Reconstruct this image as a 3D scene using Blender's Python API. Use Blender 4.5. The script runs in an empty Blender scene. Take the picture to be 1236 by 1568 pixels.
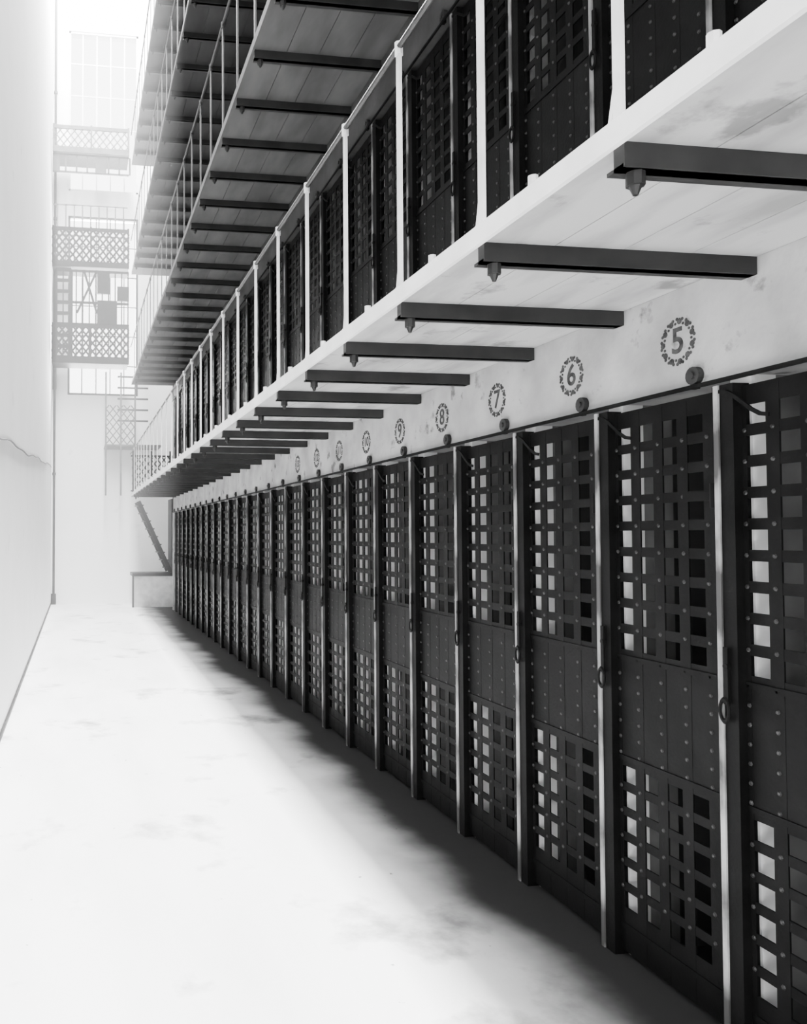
import bpy, math, random
from mathutils import Vector, Matrix
random.seed(3)
D = bpy.data
# ------------------------------------------------------------------ constants
W, H = 1280.0, 1624.0
F = 1295.0; TH = math.radians(8.0); CAMH = 1.6
A = 2.05      # plane of cell fronts
G = 1.164     # outer edge of galleries
LW = -0.60    # left wall
P = 0.612     # cell pitch
Y0 = 2.37     # reference pier
K0, K1 = -7, 24
YS, YE, YF = -3.2, 17.55, 19.3
TIER = 2.4
SL_B, SL_T = 2.449, 2.498
HALL = 15.0

# ------------------------------------------------------------------ materials
def mat(name, col, rough=0.7, metal=0.0, var=0.0, scale=3.0, bump=0.0, detail=6, col2=None, stretch=(1,1,1), lo=0.35, hi=0.7, spec=0.5):
    m = D.materials.new(name); m.use_nodes = True
    nt = m.node_tree; b = nt.nodes['Principled BSDF']
    b.inputs['Roughness'].default_value = rough
    b.inputs['Metallic'].default_value = metal
    b.inputs['Specular IOR Level'].default_value = spec
    c1 = (col, col, col, 1)
    tc = nt.nodes.new('ShaderNodeTexCoord'); mp = nt.nodes.new('ShaderNodeMapping')
    mp.inputs['Scale'].default_value = stretch
    nt.links.new(tc.outputs['Object'], mp.inputs['Vector'])
    n = nt.nodes.new('ShaderNodeTexNoise'); n.inputs['Scale'].default_value = scale
    n.inputs['Detail'].default_value = detail
    nt.links.new(mp.outputs['Vector'], n.inputs['Vector'])
    r = nt.nodes.new('ShaderNodeValToRGB')
    d = col2 if col2 is not None else max(0.0, col*(1-var))
    r.color_ramp.elements[0].position = lo; r.color_ramp.elements[1].position = hi
    r.color_ramp.elements[0].color = (d, d, d, 1); r.color_ramp.elements[1].color = c1
    nt.links.new(n.outputs['Fac'], r.inputs['Fac'])
    nt.links.new(r.outputs['Color'], b.inputs['Base Color'])
    if bump > 0:
        bp = nt.nodes.new('ShaderNodeBump'); bp.inputs['Strength'].default_value = bump
        bp.inputs['Distance'].default_value = 0.01
        n2 = nt.nodes.new('ShaderNodeTexNoise'); n2.inputs['Scale'].default_value = scale*8
        nt.links.new(tc.outputs['Object'], n2.inputs['Vector'])
        nt.links.new(n2.outputs['Fac'], bp.inputs['Height'])
        nt.links.new(bp.outputs['Normal'], b.inputs['Normal'])
    return m
def stain(m, scale, lo, hi, dark, seed=0.0):
    """multiply base colour by sparse dark stains"""
    nt=m.node_tree; bs=nt.nodes['Principled BSDF']; old=bs.inputs['Base Color'].links[0].from_socket
    tc=nt.nodes.new('ShaderNodeTexCoord'); mp=nt.nodes.new('ShaderNodeMapping'); mp.inputs['Location'].default_value=(seed,seed*.7,seed*.3)
    nt.links.new(tc.outputs['Object'],mp.inputs['Vector'])
    nz=nt.nodes.new('ShaderNodeTexNoise'); nz.inputs['Scale'].default_value=scale; nz.inputs['Detail'].default_value=9; nz.inputs['Roughness'].default_value=.6
    nt.links.new(mp.outputs['Vector'],nz.inputs['Vector'])
    mr=nt.nodes.new('ShaderNodeMapRange'); mr.inputs['From Min'].default_value=lo; mr.inputs['From Max'].default_value=hi
    mr.inputs['To Min'].default_value=1.0; mr.inputs['To Max'].default_value=dark
    nt.links.new(nz.outputs['Fac'],mr.inputs['Value'])
    mx=nt.nodes.new('ShaderNodeMix'); mx.data_type='RGBA'; mx.blend_type='MULTIPLY'; mx.inputs[0].default_value=1
    nt.links.new(old,mx.inputs[6]); nt.links.new(mr.outputs['Result'],mx.inputs[7]); nt.links.new(mx.outputs[2],bs.inputs['Base Color'])
M_wall = mat('whitewashed_plaster', 0.94, 0.9, var=0.04, scale=1.5, bump=0.12, spec=0.2)
stain(M_wall,2.5,.64,.74,.8,4)
M_floor = mat('painted_stone_floor', 0.88, 0.8, var=0.14, scale=0.9, bump=0.12, stretch=(2.0, 0.6, 1), lo=0.3, hi=0.55, spec=0.2)
stain(M_floor,1.6,.57,.70,.40,2)
stain(M_floor,14,.70,.74,.25,9)
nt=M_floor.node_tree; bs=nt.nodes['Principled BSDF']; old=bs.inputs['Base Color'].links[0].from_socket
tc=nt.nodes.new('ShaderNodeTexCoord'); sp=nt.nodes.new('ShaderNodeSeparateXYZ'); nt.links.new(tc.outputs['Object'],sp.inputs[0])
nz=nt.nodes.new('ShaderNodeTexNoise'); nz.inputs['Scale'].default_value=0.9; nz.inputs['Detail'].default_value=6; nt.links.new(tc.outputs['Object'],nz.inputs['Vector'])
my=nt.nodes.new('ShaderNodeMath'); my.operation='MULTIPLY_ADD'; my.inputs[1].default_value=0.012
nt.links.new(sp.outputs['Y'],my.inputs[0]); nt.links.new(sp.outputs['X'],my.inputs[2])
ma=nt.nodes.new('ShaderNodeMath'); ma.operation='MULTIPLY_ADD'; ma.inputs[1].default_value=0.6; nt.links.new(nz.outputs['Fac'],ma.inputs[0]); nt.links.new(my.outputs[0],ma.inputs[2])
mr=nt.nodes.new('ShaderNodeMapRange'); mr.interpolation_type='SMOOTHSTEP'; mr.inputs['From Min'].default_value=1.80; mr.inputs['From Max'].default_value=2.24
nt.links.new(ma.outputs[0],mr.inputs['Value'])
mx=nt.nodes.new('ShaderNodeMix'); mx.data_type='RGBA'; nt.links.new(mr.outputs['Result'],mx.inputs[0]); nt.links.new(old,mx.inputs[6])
mx.inputs[7].default_value=(0.022,0.022,0.022,1); nt.links.new(mx.outputs[2],bs.inputs['Base Color'])  # shade along the cell fronts painted into the floor colour

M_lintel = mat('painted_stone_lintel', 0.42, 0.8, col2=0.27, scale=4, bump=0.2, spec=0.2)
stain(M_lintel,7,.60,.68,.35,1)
M_lintel2 = mat('shaded_lintel', 0.07, 0.8, col2=0.04, scale=4, bump=0.2, spec=0.2)  # lintel copy for upper tiers, their shade put into the colour
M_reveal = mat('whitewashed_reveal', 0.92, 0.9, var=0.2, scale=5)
M_reveal2 = mat('shaded_reveal', 0.34, 0.9, var=0.85, scale=1.6, lo=.42, hi=.62)  # upper-tier reveal, dimmer light put into the colour
M_mid = mat('half_shaded_partition', 0.18, 0.9, var=0.5, scale=4)  # middle step of the light falloff painted on the partitions
M_part = mat('shaded_partition', 0.045, 0.9, col2=0.03, scale=3)  # partition deeper in the cell, its shade put into the colour
M_iron = mat('black_iron', 0.006, 0.6, col2=0.003, scale=9, bump=0.1, spec=0.07)
stain(M_iron,3,.4,.6,.5,5)
M_rivet = mat('worn_rivet_iron', 0.03, 0.5, col2=0.012, scale=9, spec=0.3)
M_beam = mat('iron_beam_paint', 0.026, 0.5, col2=0.013, scale=6, spec=0.25)
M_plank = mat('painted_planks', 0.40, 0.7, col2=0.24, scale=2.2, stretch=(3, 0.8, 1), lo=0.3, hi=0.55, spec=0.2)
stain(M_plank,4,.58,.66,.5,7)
M_plank2 = mat('shaded_planks', 0.10, 0.7, col2=0.06, scale=2.2, stretch=(3, 0.8, 1), spec=0.2)  # plank copy with the upper gallery's dim light painted in
M_plank3 = mat('deep_shaded_planks', 0.045, 0.7, col2=0.03, scale=2.2, stretch=(3, 0.8, 1), spec=0.2)  # darkest plank copy, shade of the top galleries painted in
M_nose = mat('white_nosing_paint', 0.85, 0.6, col2=0.7, scale=5)
M_post = mat('pale_railing_paint', 0.75, 0.5, col2=0.55, scale=8)
M_rail = mat('grey_rail_iron', 0.05, 0.45, col2=0.025, scale=8, spec=0.3)
M_pale = mat('haze_pale_grille', 0.14, 0.5, col2=0.08, scale=8, spec=0.3)  # far ironwork lightened in colour to suggest haze
M_jamb = mat('pale_jamb_strip', 0.42, 0.5, col2=0.05, scale=5, stretch=(1,1,0.5), lo=0.44, hi=0.6, spec=0.2)
M_black = mat('stencil_paint', 0.02, 0.8, col2=0.06, scale=40, spec=0.1)
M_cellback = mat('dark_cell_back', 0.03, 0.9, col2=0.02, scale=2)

# ------------------------------------------------------------------ mesh builder
class MB:
    def __init__(s, mats): s.v=[]; s.f=[]; s.mi=[]; s.mats=mats
    def add(s, vs, fs, m=0):
        o=len(s.v); s.v += [tuple(v) for v in vs]
        for f in fs: s.f.append(tuple(i+o for i in f)); s.mi.append(m)
    def box(s, x0,x1,y0,y1,z0,z1,m=0):
        s.add([(x0,y0,z0),(x1,y0,z0),(x1,y1,z0),(x0,y1,z0),(x0,y0,z1),(x1,y0,z1),(x1,y1,z1),(x0,y1,z1)],
              [(0,3,2,1),(4,5,6,7),(0,1,5,4),(1,2,6,5),(2,3,7,6),(3,0,4,7)], m)
    def tube(s, p, q, r, n=8, m=0, r2=None):
        p=Vector(p); q=Vector(q); r2 = r if r2 is None else r2
        d=(q-p).normalized(); u = d.orthogonal().normalized(); w=d.cross(u)
        vs=[]
        for c,rr in ((p,r),(q,r2)):
            for i in range(n):
                a=2*math.pi*i/n; vs.append(c+(u*math.cos(a)+w*math.sin(a))*rr)
        fs=[(i,(i+1)%n,n+(i+1)%n,n+i) for i in range(n)]
        fs.append(tuple(reversed(range(n)))); fs.append(tuple(range(n,2*n)))
        s.add(vs,fs,m)
    def bar(s, p, q, w, t, side, m=0):
        p=Vector(p); q=Vector(q); d=(q-p).normalized(); sd=Vector(side); sd=(sd-d*sd.dot(d)).normalized()
        n=d.cross(sd); vs=[]
        for c in (p,q):
            for a,b in ((-1,-1),(1,-1),(1,1),(-1,1)):
                vs.append(c+sd*(a*w/2)+n*(b*t/2))
        s.add(vs,[(0,1,5,4),(1,2,6,5),(2,3,7,6),(3,0,4,7),(3,2,1,0),(4,5,6,7)],m)
    def dome(s, c, r, m=0):
        x,y,z=c; vs=[]
        for i in range(6):
            a=math.pi/3*i; vs.append((x,y+r*math.cos(a),z+r*math.sin(a)))
        for i in range(6):
            a=math.pi/3*i; vs.append((x-r*.5,y+r*.6*math.cos(a),z+r*.6*math.sin(a)))
        fs=[(i,(i+1)%6,6+(i+1)%6,6+i) for i in range(6)]+[tuple(range(6,12))]
        s.add(vs,fs,m)
    def torus(s, c, R, r, axis='x', m=0, n=16, k=6, sz=1.0):
        vs=[];x,y,z=c
        for i in range(n):
            a=2*math.pi*i/n
            for j in range(k):
                b=2*math.pi*j/k; rr=R+r*math.cos(b)
                if axis=='x': vs.append((x+r*math.sin(b), y+rr*math.cos(a), z+rr*math.sin(a)*sz))
                else: vs.append((x+rr*math.cos(a), y+r*math.sin(b), z+rr*math.sin(a)*sz))
        fs=[(i*k+j,((i+1)%n)*k+j,((i+1)%n)*k+(j+1)%k,i*k+(j+1)%k) for i in range(n) for j in range(k)]
        s.add(vs,fs,m)
    def mesh(s, name):
        me=D.meshes.new(name); me.from_pydata(s.v,[],s.f)
        for mm in s.mats: me.materials.append(mm)
        me.polygons.foreach_set('material_index', s.mi); me.update()
        import bmesh
        bm=bmesh.new(); bm.from_mesh(me); bmesh.ops.recalc_face_normals(bm,faces=bm.faces); bm.to_mesh(me); bm.free()
        return me
    def obj(s, name):
        o=D.objects.new(name, s.mesh(name)); bpy.context.scene.collection.objects.link(o)
        return o

XB = A+2.3
# ------------------------------------------------------------------ room shell
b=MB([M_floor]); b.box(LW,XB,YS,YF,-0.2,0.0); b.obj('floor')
b=MB([M_wall]); b.box(LW-0.3,LW,YS,YF+0.3,-0.2,HALL); b.obj('wall_left')
b=MB([M_wall]); b.box(LW,XB,YS,YF,HALL,HALL+0.2); b.obj('ceiling')
WX0,WX1=-0.23,1.42
b=MB([M_wall])
b.box(LW,WX0,YF,YF+0.3,-0.2,HALL); b.box(WX1,XB,YF,YF+0.3,-0.2,HALL)
b.box(WX0,WX1,YF,YF+0.3,-0.2,4.9); b.box(WX0,WX1,YF,YF+0.3,9.15,9.75); b.box(WX0,WX1,YF,YF+0.3,13.6,HALL)
b.obj('wall_back')
def window(z0,z1,nx,rows,m):
    b=MB([m]); t=0.025
    b.box(WX0,WX0+.05,YF+.02,YF+.1,z0,z1); b.box(WX1-.05,WX1,YF+.02,YF+.1,z0,z1)
    b.box(WX0,WX1,YF+.02,YF+.1,z0,z0+.05); b.box(WX0,WX1,YF+.02,YF+.1,z1-.05,z1)
    for i in range(1,nx):
        x=WX0+(WX1-WX0)*i/nx; b.box(x-t/2,x+t/2,YF+.04,YF+.08,z0,z1)
    for i in range(1,rows):
        z=z0+(z1-z0)*i/rows; b.box(WX0,WX1,YF+.045,YF+.075,z-t/2,z+t/2)
    return b
window(4.9,9.15,5,6,M_rail).obj('window_1')
window(9.75,13.6,5,5,M_reveal).obj('window_2')

b=MB([M_lintel,M_part,M_cellback,M_iron,M_lintel2,M_reveal,M_reveal2,M_mid])
for t in range(5):
    z0 = 0.0 if t==0 else SL_T+TIER*(t-1)
    zt = SL_B+TIER*t
    zl = zt-0.342
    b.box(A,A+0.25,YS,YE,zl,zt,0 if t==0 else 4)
    for k in range(K0,K1+1):
        y=Y0+P*k
        b.box(A+0.05,A+0.135,y-0.085,y-0.0,z0,zl,5 if t==0 else 6)   # whitewashed reveal, bright end of the painted light falloff
        b.box(A+0.135,A+0.26,y-0.083,y-0.003,z0,zl,7 if t==0 else 1)  # darker steps behind imitate light fading into the cell
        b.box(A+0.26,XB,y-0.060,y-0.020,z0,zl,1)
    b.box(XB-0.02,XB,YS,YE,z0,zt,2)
b.box(A,XB,YE-0.15,YE,0,HALL,0)
b.box(XB,XB+0.2,YS,YF+.3,-.2,HALL,0)
b.obj('wall_right')

# ------------------------------------------------------------------ cell door (riveted strap iron)
def door_mesh(hh):
    s = hh/2.107
    b=MB([M_iron,M_jamb,M_rivet])
    X=A+0.022
    b.box(A-0.014,A+0.05,-0.020,0.0,0.0,hh,1)
    b.box(A-0.008,A+0.05,-0.074,-0.020,0.0,hh,0)
    b.box(A+0.002,A+0.05,-0.612,-0.590,0.0,hh,0)
    cols=[-0.1275-0.12*i for i in range(4)]
    hw=0.036; hz=0.031
    b.box(X,X+0.006,cols[0]+hw,-0.070,0.02,hh-0.02)
    for i in range(3): b.box(X,X+0.006,cols[i+1]+hw,cols[i]-hw,0.02,hh-0.02)
    b.box(X,X+0.006,-0.592,cols[3]-hw,0.02,hh-0.02)
    zs_up=[(1.21+0.099*i)*s for i in range(9)]; zs_lo=[(0.22+0.096*i)*s for i in range(6)]
    def hstrap(z0,z1): b.box(X+0.001,X+0.008,-0.59,-0.072,z0,z1)
    hstrap(0.02,zs_lo[0]-hz)
    for i in range(5): hstrap(zs_lo[i]+hz,zs_lo[i+1]-hz)
    hstrap(zs_lo[-1]+hz,zs_up[0]-hz)
    for i in range(8): hstrap(zs_up[i]+hz,zs_up[i+1]-hz)
    hstrap(zs_up[-1]+hz,hh-0.01)
    for z in (zs_lo[-1]+hz+0.03, zs_up[0]-hz-0.03, 0.12*s):
        b.box(X-0.004,X,-0.59,-0.075,z-0.010,z+0.010)
    ry=[-0.083]+[(cols[i]+cols[i+1])/2 for i in range(3)]+[-0.54]
    rz=[(zs_up[i]+zs_up[i+1])/2 for i in range(8)]+[(zs_lo[i]+zs_lo[i+1])/2 for i in range(5)]
    z=zs_lo[-1]+0.08
    while z<zs_up[0]-0.05: rz.append(z); z+=0.06
    for yy in ry:
        for zz in rz: b.dome((X,yy,zz),0.008,2)
    zc=1.10*s
    b.bar((A-0.018,-0.040,zc+0.16),(A-0.018,-0.040,zc-0.02),0.018,0.008,(0,1,0))
    b.torus((A-0.022,-0.034,zc-0.04),0.018,0.005,'x',0,14,6,1.9)
    b.tube((A-0.024,-0.040,zc+0.10),(A+0.01,-0.040,zc+0.10),0.010)
    zz=1.75*s
    b.bar((A-0.002,-0.59,zz),(A-0.002,-0.46,zz),0.03,0.006,(0,0,1))
    b.tube((A-0.006,-0.598,zz-0.04),(A-0.006,-0.598,zz+0.04),0.011)
    pts=[(A-0.010, -0.02-0.19*i/6, hh-0.02-0.10*math.sin(math.pi*i/6*0.5)**2) for i in range(7)]
    for i in range(6): b.bar(pts[i],pts[i+1],0.012,0.006,(0,0,1))
    return b.mesh('cell_door')
m1=door_mesh(2.08); m2=door_mesh(1.985)
for t in range(5):
    z0 = 0.0 if t==0 else SL_T+TIER*(t-1)
    for k in range(K0+1,K1+1):
        o=D.objects.new('cell_door', m1 if t==0 else m2); o.location=(0,Y0+P*k,z0+0.001)
        bpy.context.scene.collection.objects.link(o)

for t in range(5):
    zl = SL_B+TIER*t-0.342
    b=MB([M_iron,M_beam])
    for k in range(K0+1,K1+1):
        y=2.45+P*k
        b.tube((A-0.022,y,zl+0.025),(A-0.001,y,zl+0.025),0.030,14,1)
        b.tube((A-0.028,y,zl+0.025),(A-0.022,y,zl+0.025),0.012,10,1)
        b.box(A-0.018,A-0.001,y-0.012,y+0.012,zl-0.02,zl+0.02)
    b.box(A-0.024,A-0.015,YS,YE,zl-0.020,zl-0.006)
    b.obj('locking_bar')
R = Matrix(((0,0,-1),(-1,0,0),(0,1,0))).to_4x4()
digits={0:'5',1:'6',2:'7',3:'8',4:'9',5:'10',6:'11',7:'12',8:'13',-1:'4',-2:'3'}
for k,dg in digits.items():
    yc=2.538+P*k; zc=2.267
    cu=D.curves.new('num','FONT'); cu.body=dg; cu.size=0.125 if len(dg)==1 else .09; cu.align_x='CENTER'; cu.align_y='CENTER'; cu.extrude=0.0008; cu.offset=0.002
    to=D.objects.new('numtmp',cu); bpy.context.scene.collection.objects.link(to)
    dg_=bpy.context.evaluated_depsgraph_get()
    me=D.meshes.new_from_object(to.evaluated_get(dg_)); D.objects.remove(to)
    me.transform(Matrix.Translation((A-0.001,yc,zc))@R)
    b=MB([M_black])
    n=11
    for i in range(n):
        a=2*math.pi*i/n; r=0.070
        for (da,dr,rad) in ((0,0,0.011),(.16,.008,0.006),(-.16,.008,0.006),(.28,-.006,0.005)):
            y=yc+(r+dr)*math.cos(a+da); z=zc+(r+dr)*math.sin(a+da)
            b.tube((A-0.002,y,z),(A-0.0002,y,z),rad,7)
    vs=[tuple(v.co) for v in me.vertices]; fs=[tuple(p.vertices) for p in me.polygons]
    b.add(vs,fs,0)
    b.obj('cell_number_stencil')

# ------------------------------------------------------------------ galleries
for t in range(4):
    dz=TIER*t
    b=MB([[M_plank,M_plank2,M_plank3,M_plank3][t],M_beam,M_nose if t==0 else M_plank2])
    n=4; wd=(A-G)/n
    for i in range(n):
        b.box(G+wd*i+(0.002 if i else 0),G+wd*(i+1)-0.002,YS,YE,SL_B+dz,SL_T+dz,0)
    b.box(A,XB,YS,YE,SL_B+dz+.001,SL_T+dz,0)
    b.box(G-0.014,G,YS,YE,SL_B+dz-0.004,SL_T+dz+0.004,2)
    for k in range(K0+1,K1+1):
        y=2.232+P*k
        b.box(G+0.0,A-0.002,y-0.028,y+0.028,SL_B+dz-0.055,SL_B+dz-0.046,1)
        b.box(G+0.0,A-0.002,y-0.032,y+0.004,SL_B+dz-0.055,SL_B+dz-0.0,1)
        b.tube((G+0.045,y-0.005,SL_B+dz-0.085),(G+0.045,y-0.005,SL_B+dz-0.05),0.020,8,1)
        b.tube((G+0.045,y-0.005,SL_B+dz-0.105),(G+0.045,y-0.005,SL_B+dz-0.085),0.006,8,1,0.014)
    b.obj('gallery_walkway')
    b=MB([M_post if t==0 else M_rail,M_rail])  # upper posts take a dark colour for their backlit look
    zt=SL_T+dz+.005; top=3.41+dz
    for k in range(K0+1,K1+1):
        y=2.232+P*k
        b.bar((G+0.012,y,zt),(G+0.012,y,top),0.026,0.012,(0,1,0),0)
        b.box(G+0.0,G+0.05,y-0.02,y+0.02,zt+.0,zt+0.012,0)
        b.bar((G+0.012,y+0.03,zt+.0),(G+0.012,y+0.004,zt+0.11),0.012,0.008,(0,1,0),0)
        b.tube((G+0.012,y,top-0.03),(G+0.012,y,top+0.018),0.016,8,0)
        yb=y-0.27
        b.tube((G+0.012,yb,zt),(G+0.012,yb,zt+0.035),0.013,8,0)
    b.tube((G+0.012,YS,top),(G+0.012,YE+.6,top),0.012,8,1)
    b.obj('gallery_railing')

# ------------------------------------------------------------------ end bridges with lattice railings
def zpx(py): return 1.6+(820-py)*1.0356/1295*18.6
def lattice(b,x0,x1,y,z0,z1,st,m=0,w=0.022):
    h=z1-z0; run=h*.8
    def clip(p,q):
        d=q-p; t0,t1=0.0,1.0
        for lim,s_ in ((x0,1),(x1,-1)):
            f0=(p.x-lim)*s_; f1=(q.x-lim)*s_
            if f0<0 and f1<0: return None
            if f0<0: t0=max(t0,f0/(f0-f1))
            if f1<0: t1=min(t1,f0/(f0-f1))
        return (p+d*t0,p+d*t1) if t1-t0>.03 else None
    i=-int(run/st)-1
    while x0+i*st < x1+run:
        for sgn in (1,-1):
            xa=x0+i*st
            c=clip(Vector((xa,y+.008*sgn,z0)),Vector((xa+sgn*run,y+.008*sgn,z1)))
            if c: b.bar(c[0],c[1],w,0.008,(1,0,0),m)
        i+=1
bx0,bx1=LW+.03,G-.02
for (pt,pb,st,w_,m_) in ((203,236,.16,.024,M_pale),(358,410,.15,.044,M_iron),(505,556,.15,.044,M_iron)):
    zt_,zb_=zpx(pt),zpx(pb); y=18.3
    b=MB([m_,M_plank2])
    b.box(bx0,bx1,y,YF-.13,zb_-0.03,zb_,0)
    b.box(bx0,bx1,y-.02,y+.02,zb_-0.09,zb_+.04,0); b.box(bx0,bx1,y-.02,y+.02,zt_-0.05,zt_+.03,0)
    lattice(b,bx0,bx1,y,zb_,zt_,st,0,w_)
    for xx in (bx0+.02,(bx0+bx1)/2,bx1-.02):
        b.box(xx-.02,xx+.02,y-.025,y+.025,zb_,zt_+.05,0)
    b.obj('iron_bridge')
b=MB([M_iron]); y=18.36; z0,z1=zpx(556)+.06,zpx(412)-.1
for i in range(12):
    x=bx0+.10+i*.145
    b.box(x-.014,x+.014,y,y+.016,z0,z1)
for z in (z0,z0+.75,z1-.03,(z0+z1)/2+.25): b.box(bx0+.05,bx1,y,y+.02,z-.028,z+.028)
for x in (bx0+.08,bx0+.42): b.box(x-.04,x+.04,y+.02,y+.05,z0,z1)
for i in range(9):
    z=z0+(z1-z0)*i/8; b.box(bx0+.08,bx0+.42,y+.02,y+.05,z-.04,z+.04)
b.bar((bx0+.55,y+.01,z0+1.0),(bx0+1.0,y+.01,z1),.05,.02,(1,0,0))
b.bar((bx0+1.0,y+.01,z0+1.0),(bx0+.7,y+.01,z1),.05,.02,(1,0,0))
b.box(bx0+1.0,bx0+1.28,y-.02,y+.06,z0+1.45,z1-.02)
b.box(bx0+1.45,bx1,y-.02,y+.06,z0+1.3,z1-.35)
b.box(bx0+1.0,bx0+1.45,y-.02,y+.06,z0+.75,z0+1.3)
b.obj('barred_gate')
b=MB([M_pale]); y=18.9; z0,z1=zpx(358)+.05,zpx(305)
for i in range(9):
    x=bx0+.1+i*.19; b.box(x-.014,x+.014,y,y+.02,zpx(410)+.01,z1)
b.box(bx0,bx1,y,y+.02,z1-.03,z1); b.box(bx0,bx1,y,y+.02,z0,z0+.03)
b.obj('barred_screen')
b=MB([M_rail]); z0,z1=zpx(270),zpx(236)-.11
for z in (z0,z1): b.box(bx0,bx1,18.36,18.38,z-.02,z+.02)
for i in range(8):
    x=bx0+.05+i*.24; b.box(x-.02,x+.02,18.36,18.38,z0,z1)
b.box(bx0+.95,bx0+1.2,18.35,18.40,z0,z1); b.box(bx0,bx0+.16,18.35,18.40,z0,z1)
b.obj('barred_screen')

b=MB([M_iron,M_plank]); y=YE+.3; x0=G; x1=A; zb_=SL_T+.01; zt_=3.35
b.box(x0+.03,A+.8,YE+.01,YE+.6,SL_B,SL_T,1)
for xx in (x0+.05,x0+.45,x1-.02,x1+.4): b.box(xx-.018,xx+.018,y-.02,y+.03,zb_,zt_+.1)
b.box(x0,x1+.4,y,y+.03,zt_-.03,zt_+.01); b.box(x0,x1+.4,y,y+.03,zb_+.05,zb_+.08)
lattice(b,x0+.03,x1+.4,y+.01,zb_+.05,zt_,.14,0,.030)
b.obj('landing_gate')
b=MB([M_pale,M_rail]); y=18.5
b.box(.62,1.9,y,YF-.01,3.62,3.66,0)
lattice(b,.64,1.3,y,3.66,4.55,.16,0,.024)
for xx in (.64,.98,1.3): b.box(xx-.018,xx+.018,y-.01,y+.02,2.5,5.3)
for i in range(5):
    z=4.2+i*.25; b.box(.9,1.6,y,y+.02,z-.02,z+.02,1)
b.obj('stair_landing')

# end staircase under first gallery
b=MB([M_beam,M_post])
q0=(2.08,0.78); q1=(1.36,2.36)
for yy in (18.2,18.85):
    b.bar((q0[0],yy,q0[1]),(q1[0],yy,q1[1]),0.09,0.03,(1,0,0),0)
n=9
for i in range(n):
    f=(i+.5)/n; x=q0[0]+(q1[0]-q0[0])*f; z=q0[1]+(q1[1]-q0[1])*f
    b.box(x-.08,x+.08,18.2,18.85,z-.012,z+.012,0)
b.box(2.10,2.16,18.17,18.9,0.76,2.42,0)
b.box(1.22,2.3,18.15,18.9,0.69,0.76,0)
b.box(1.22,1.26,18.15,18.2,0.0,0.69,0)
b.box(1.27,2.25,18.2,18.85,0.0,0.69,1)
b.obj('iron_staircase')

# ------------------------------------------------------------------ left wall fittings
b=MB([M_rail])
px=LW+0.07; py=YF-0.08
b.tube((px,py,0.0),(px,py,14.5),0.028,10)
b.tube((px,py,5.0),(px,py,8.2),0.045,10)
b.tube((px,py,0.0),(px,py,0.25),0.06,10)
for z in (3,6,9,12): b.tube((px,py,z),(px,py,z+.06),0.045,10)
b.obj('drain_pipe')
b=MB([M_rail])
pts=[]
for i in range(60):
    f=i/59; y=1.5+f*(YF-1.7); z=2.02+f*1.18+0.02*math.sin(f*23)+.01*math.sin(f*61)
    pts.append((LW+0.009,y,z))
for i in range(59): b.tube(pts[i],pts[i+1],0.008,6)
b.obj('slack_cable')
b=MB([M_beam]); b.box(LW+.001,LW+0.02,YS,YF,0.0,0.03); b.obj('baseboard_left')

# ------------------------------------------------------------------ scatter volume added to imitate overexposed glare at the far end
hm=D.materials.new('added_glare_volume'); hm.use_nodes=True; hn=hm.node_tree; hn.nodes.clear()
ho=hn.nodes.new('ShaderNodeOutputMaterial'); hv=hn.nodes.new('ShaderNodeVolumeScatter')
hv.inputs['Density'].default_value=0.026; hv.inputs['Color'].default_value=(1,1,1,1)
hn.links.new(hv.outputs[0],ho.inputs['Volume'])
b=MB([hm]); b.box(LW+.15,G-.05,8.5,18.1,0.002,14.5); b.obj('added_glare_volume')

# ------------------------------------------------------------------ light
def area(name,loc,rot,sx,sy,e):
    l=D.lights.new(name,'AREA'); l.shape='RECTANGLE'; l.size=sx; l.size_y=sy; l.energy=e; l.color=(1,1,1)
    o=D.objects.new(name,l); o.location=loc; o.rotation_euler=rot; bpy.context.scene.collection.objects.link(o); return o
area('skylight_lamp',(0.28,(YS+YF)/2,HALL-0.05),(0,0,0),1.5,YF-YS-.5,20000)
area('window_daylight',(0.6,YF+0.6,7.0),(math.radians(-90),0,0),1.6,4.2,2500)
w=D.worlds.new('daylight'); bpy.context.scene.world=w; w.use_nodes=True
bg=w.node_tree.nodes['Background']; bg.inputs[0].default_value=(1,1,1,1); bg.inputs[1].default_value=9

# ------------------------------------------------------------------ camera
cam=D.cameras.new('camera'); co=D.objects.new('camera',cam); bpy.context.scene.collection.objects.link(co)
cam.sensor_fit='HORIZONTAL'; cam.sensor_width=36; cam.lens=F*36/W
vpx,vpy=122.0,849.0
cam.shift_x=(640-(vpx+F*math.tan(TH)))/W
cam.shift_y=0.0
co.location=(0,0,CAMH); co.rotation_euler=(math.radians(90)+math.atan((vpy-812)/F),0,-TH)
cam.clip_start=0.05
bpy.context.scene.camera=co
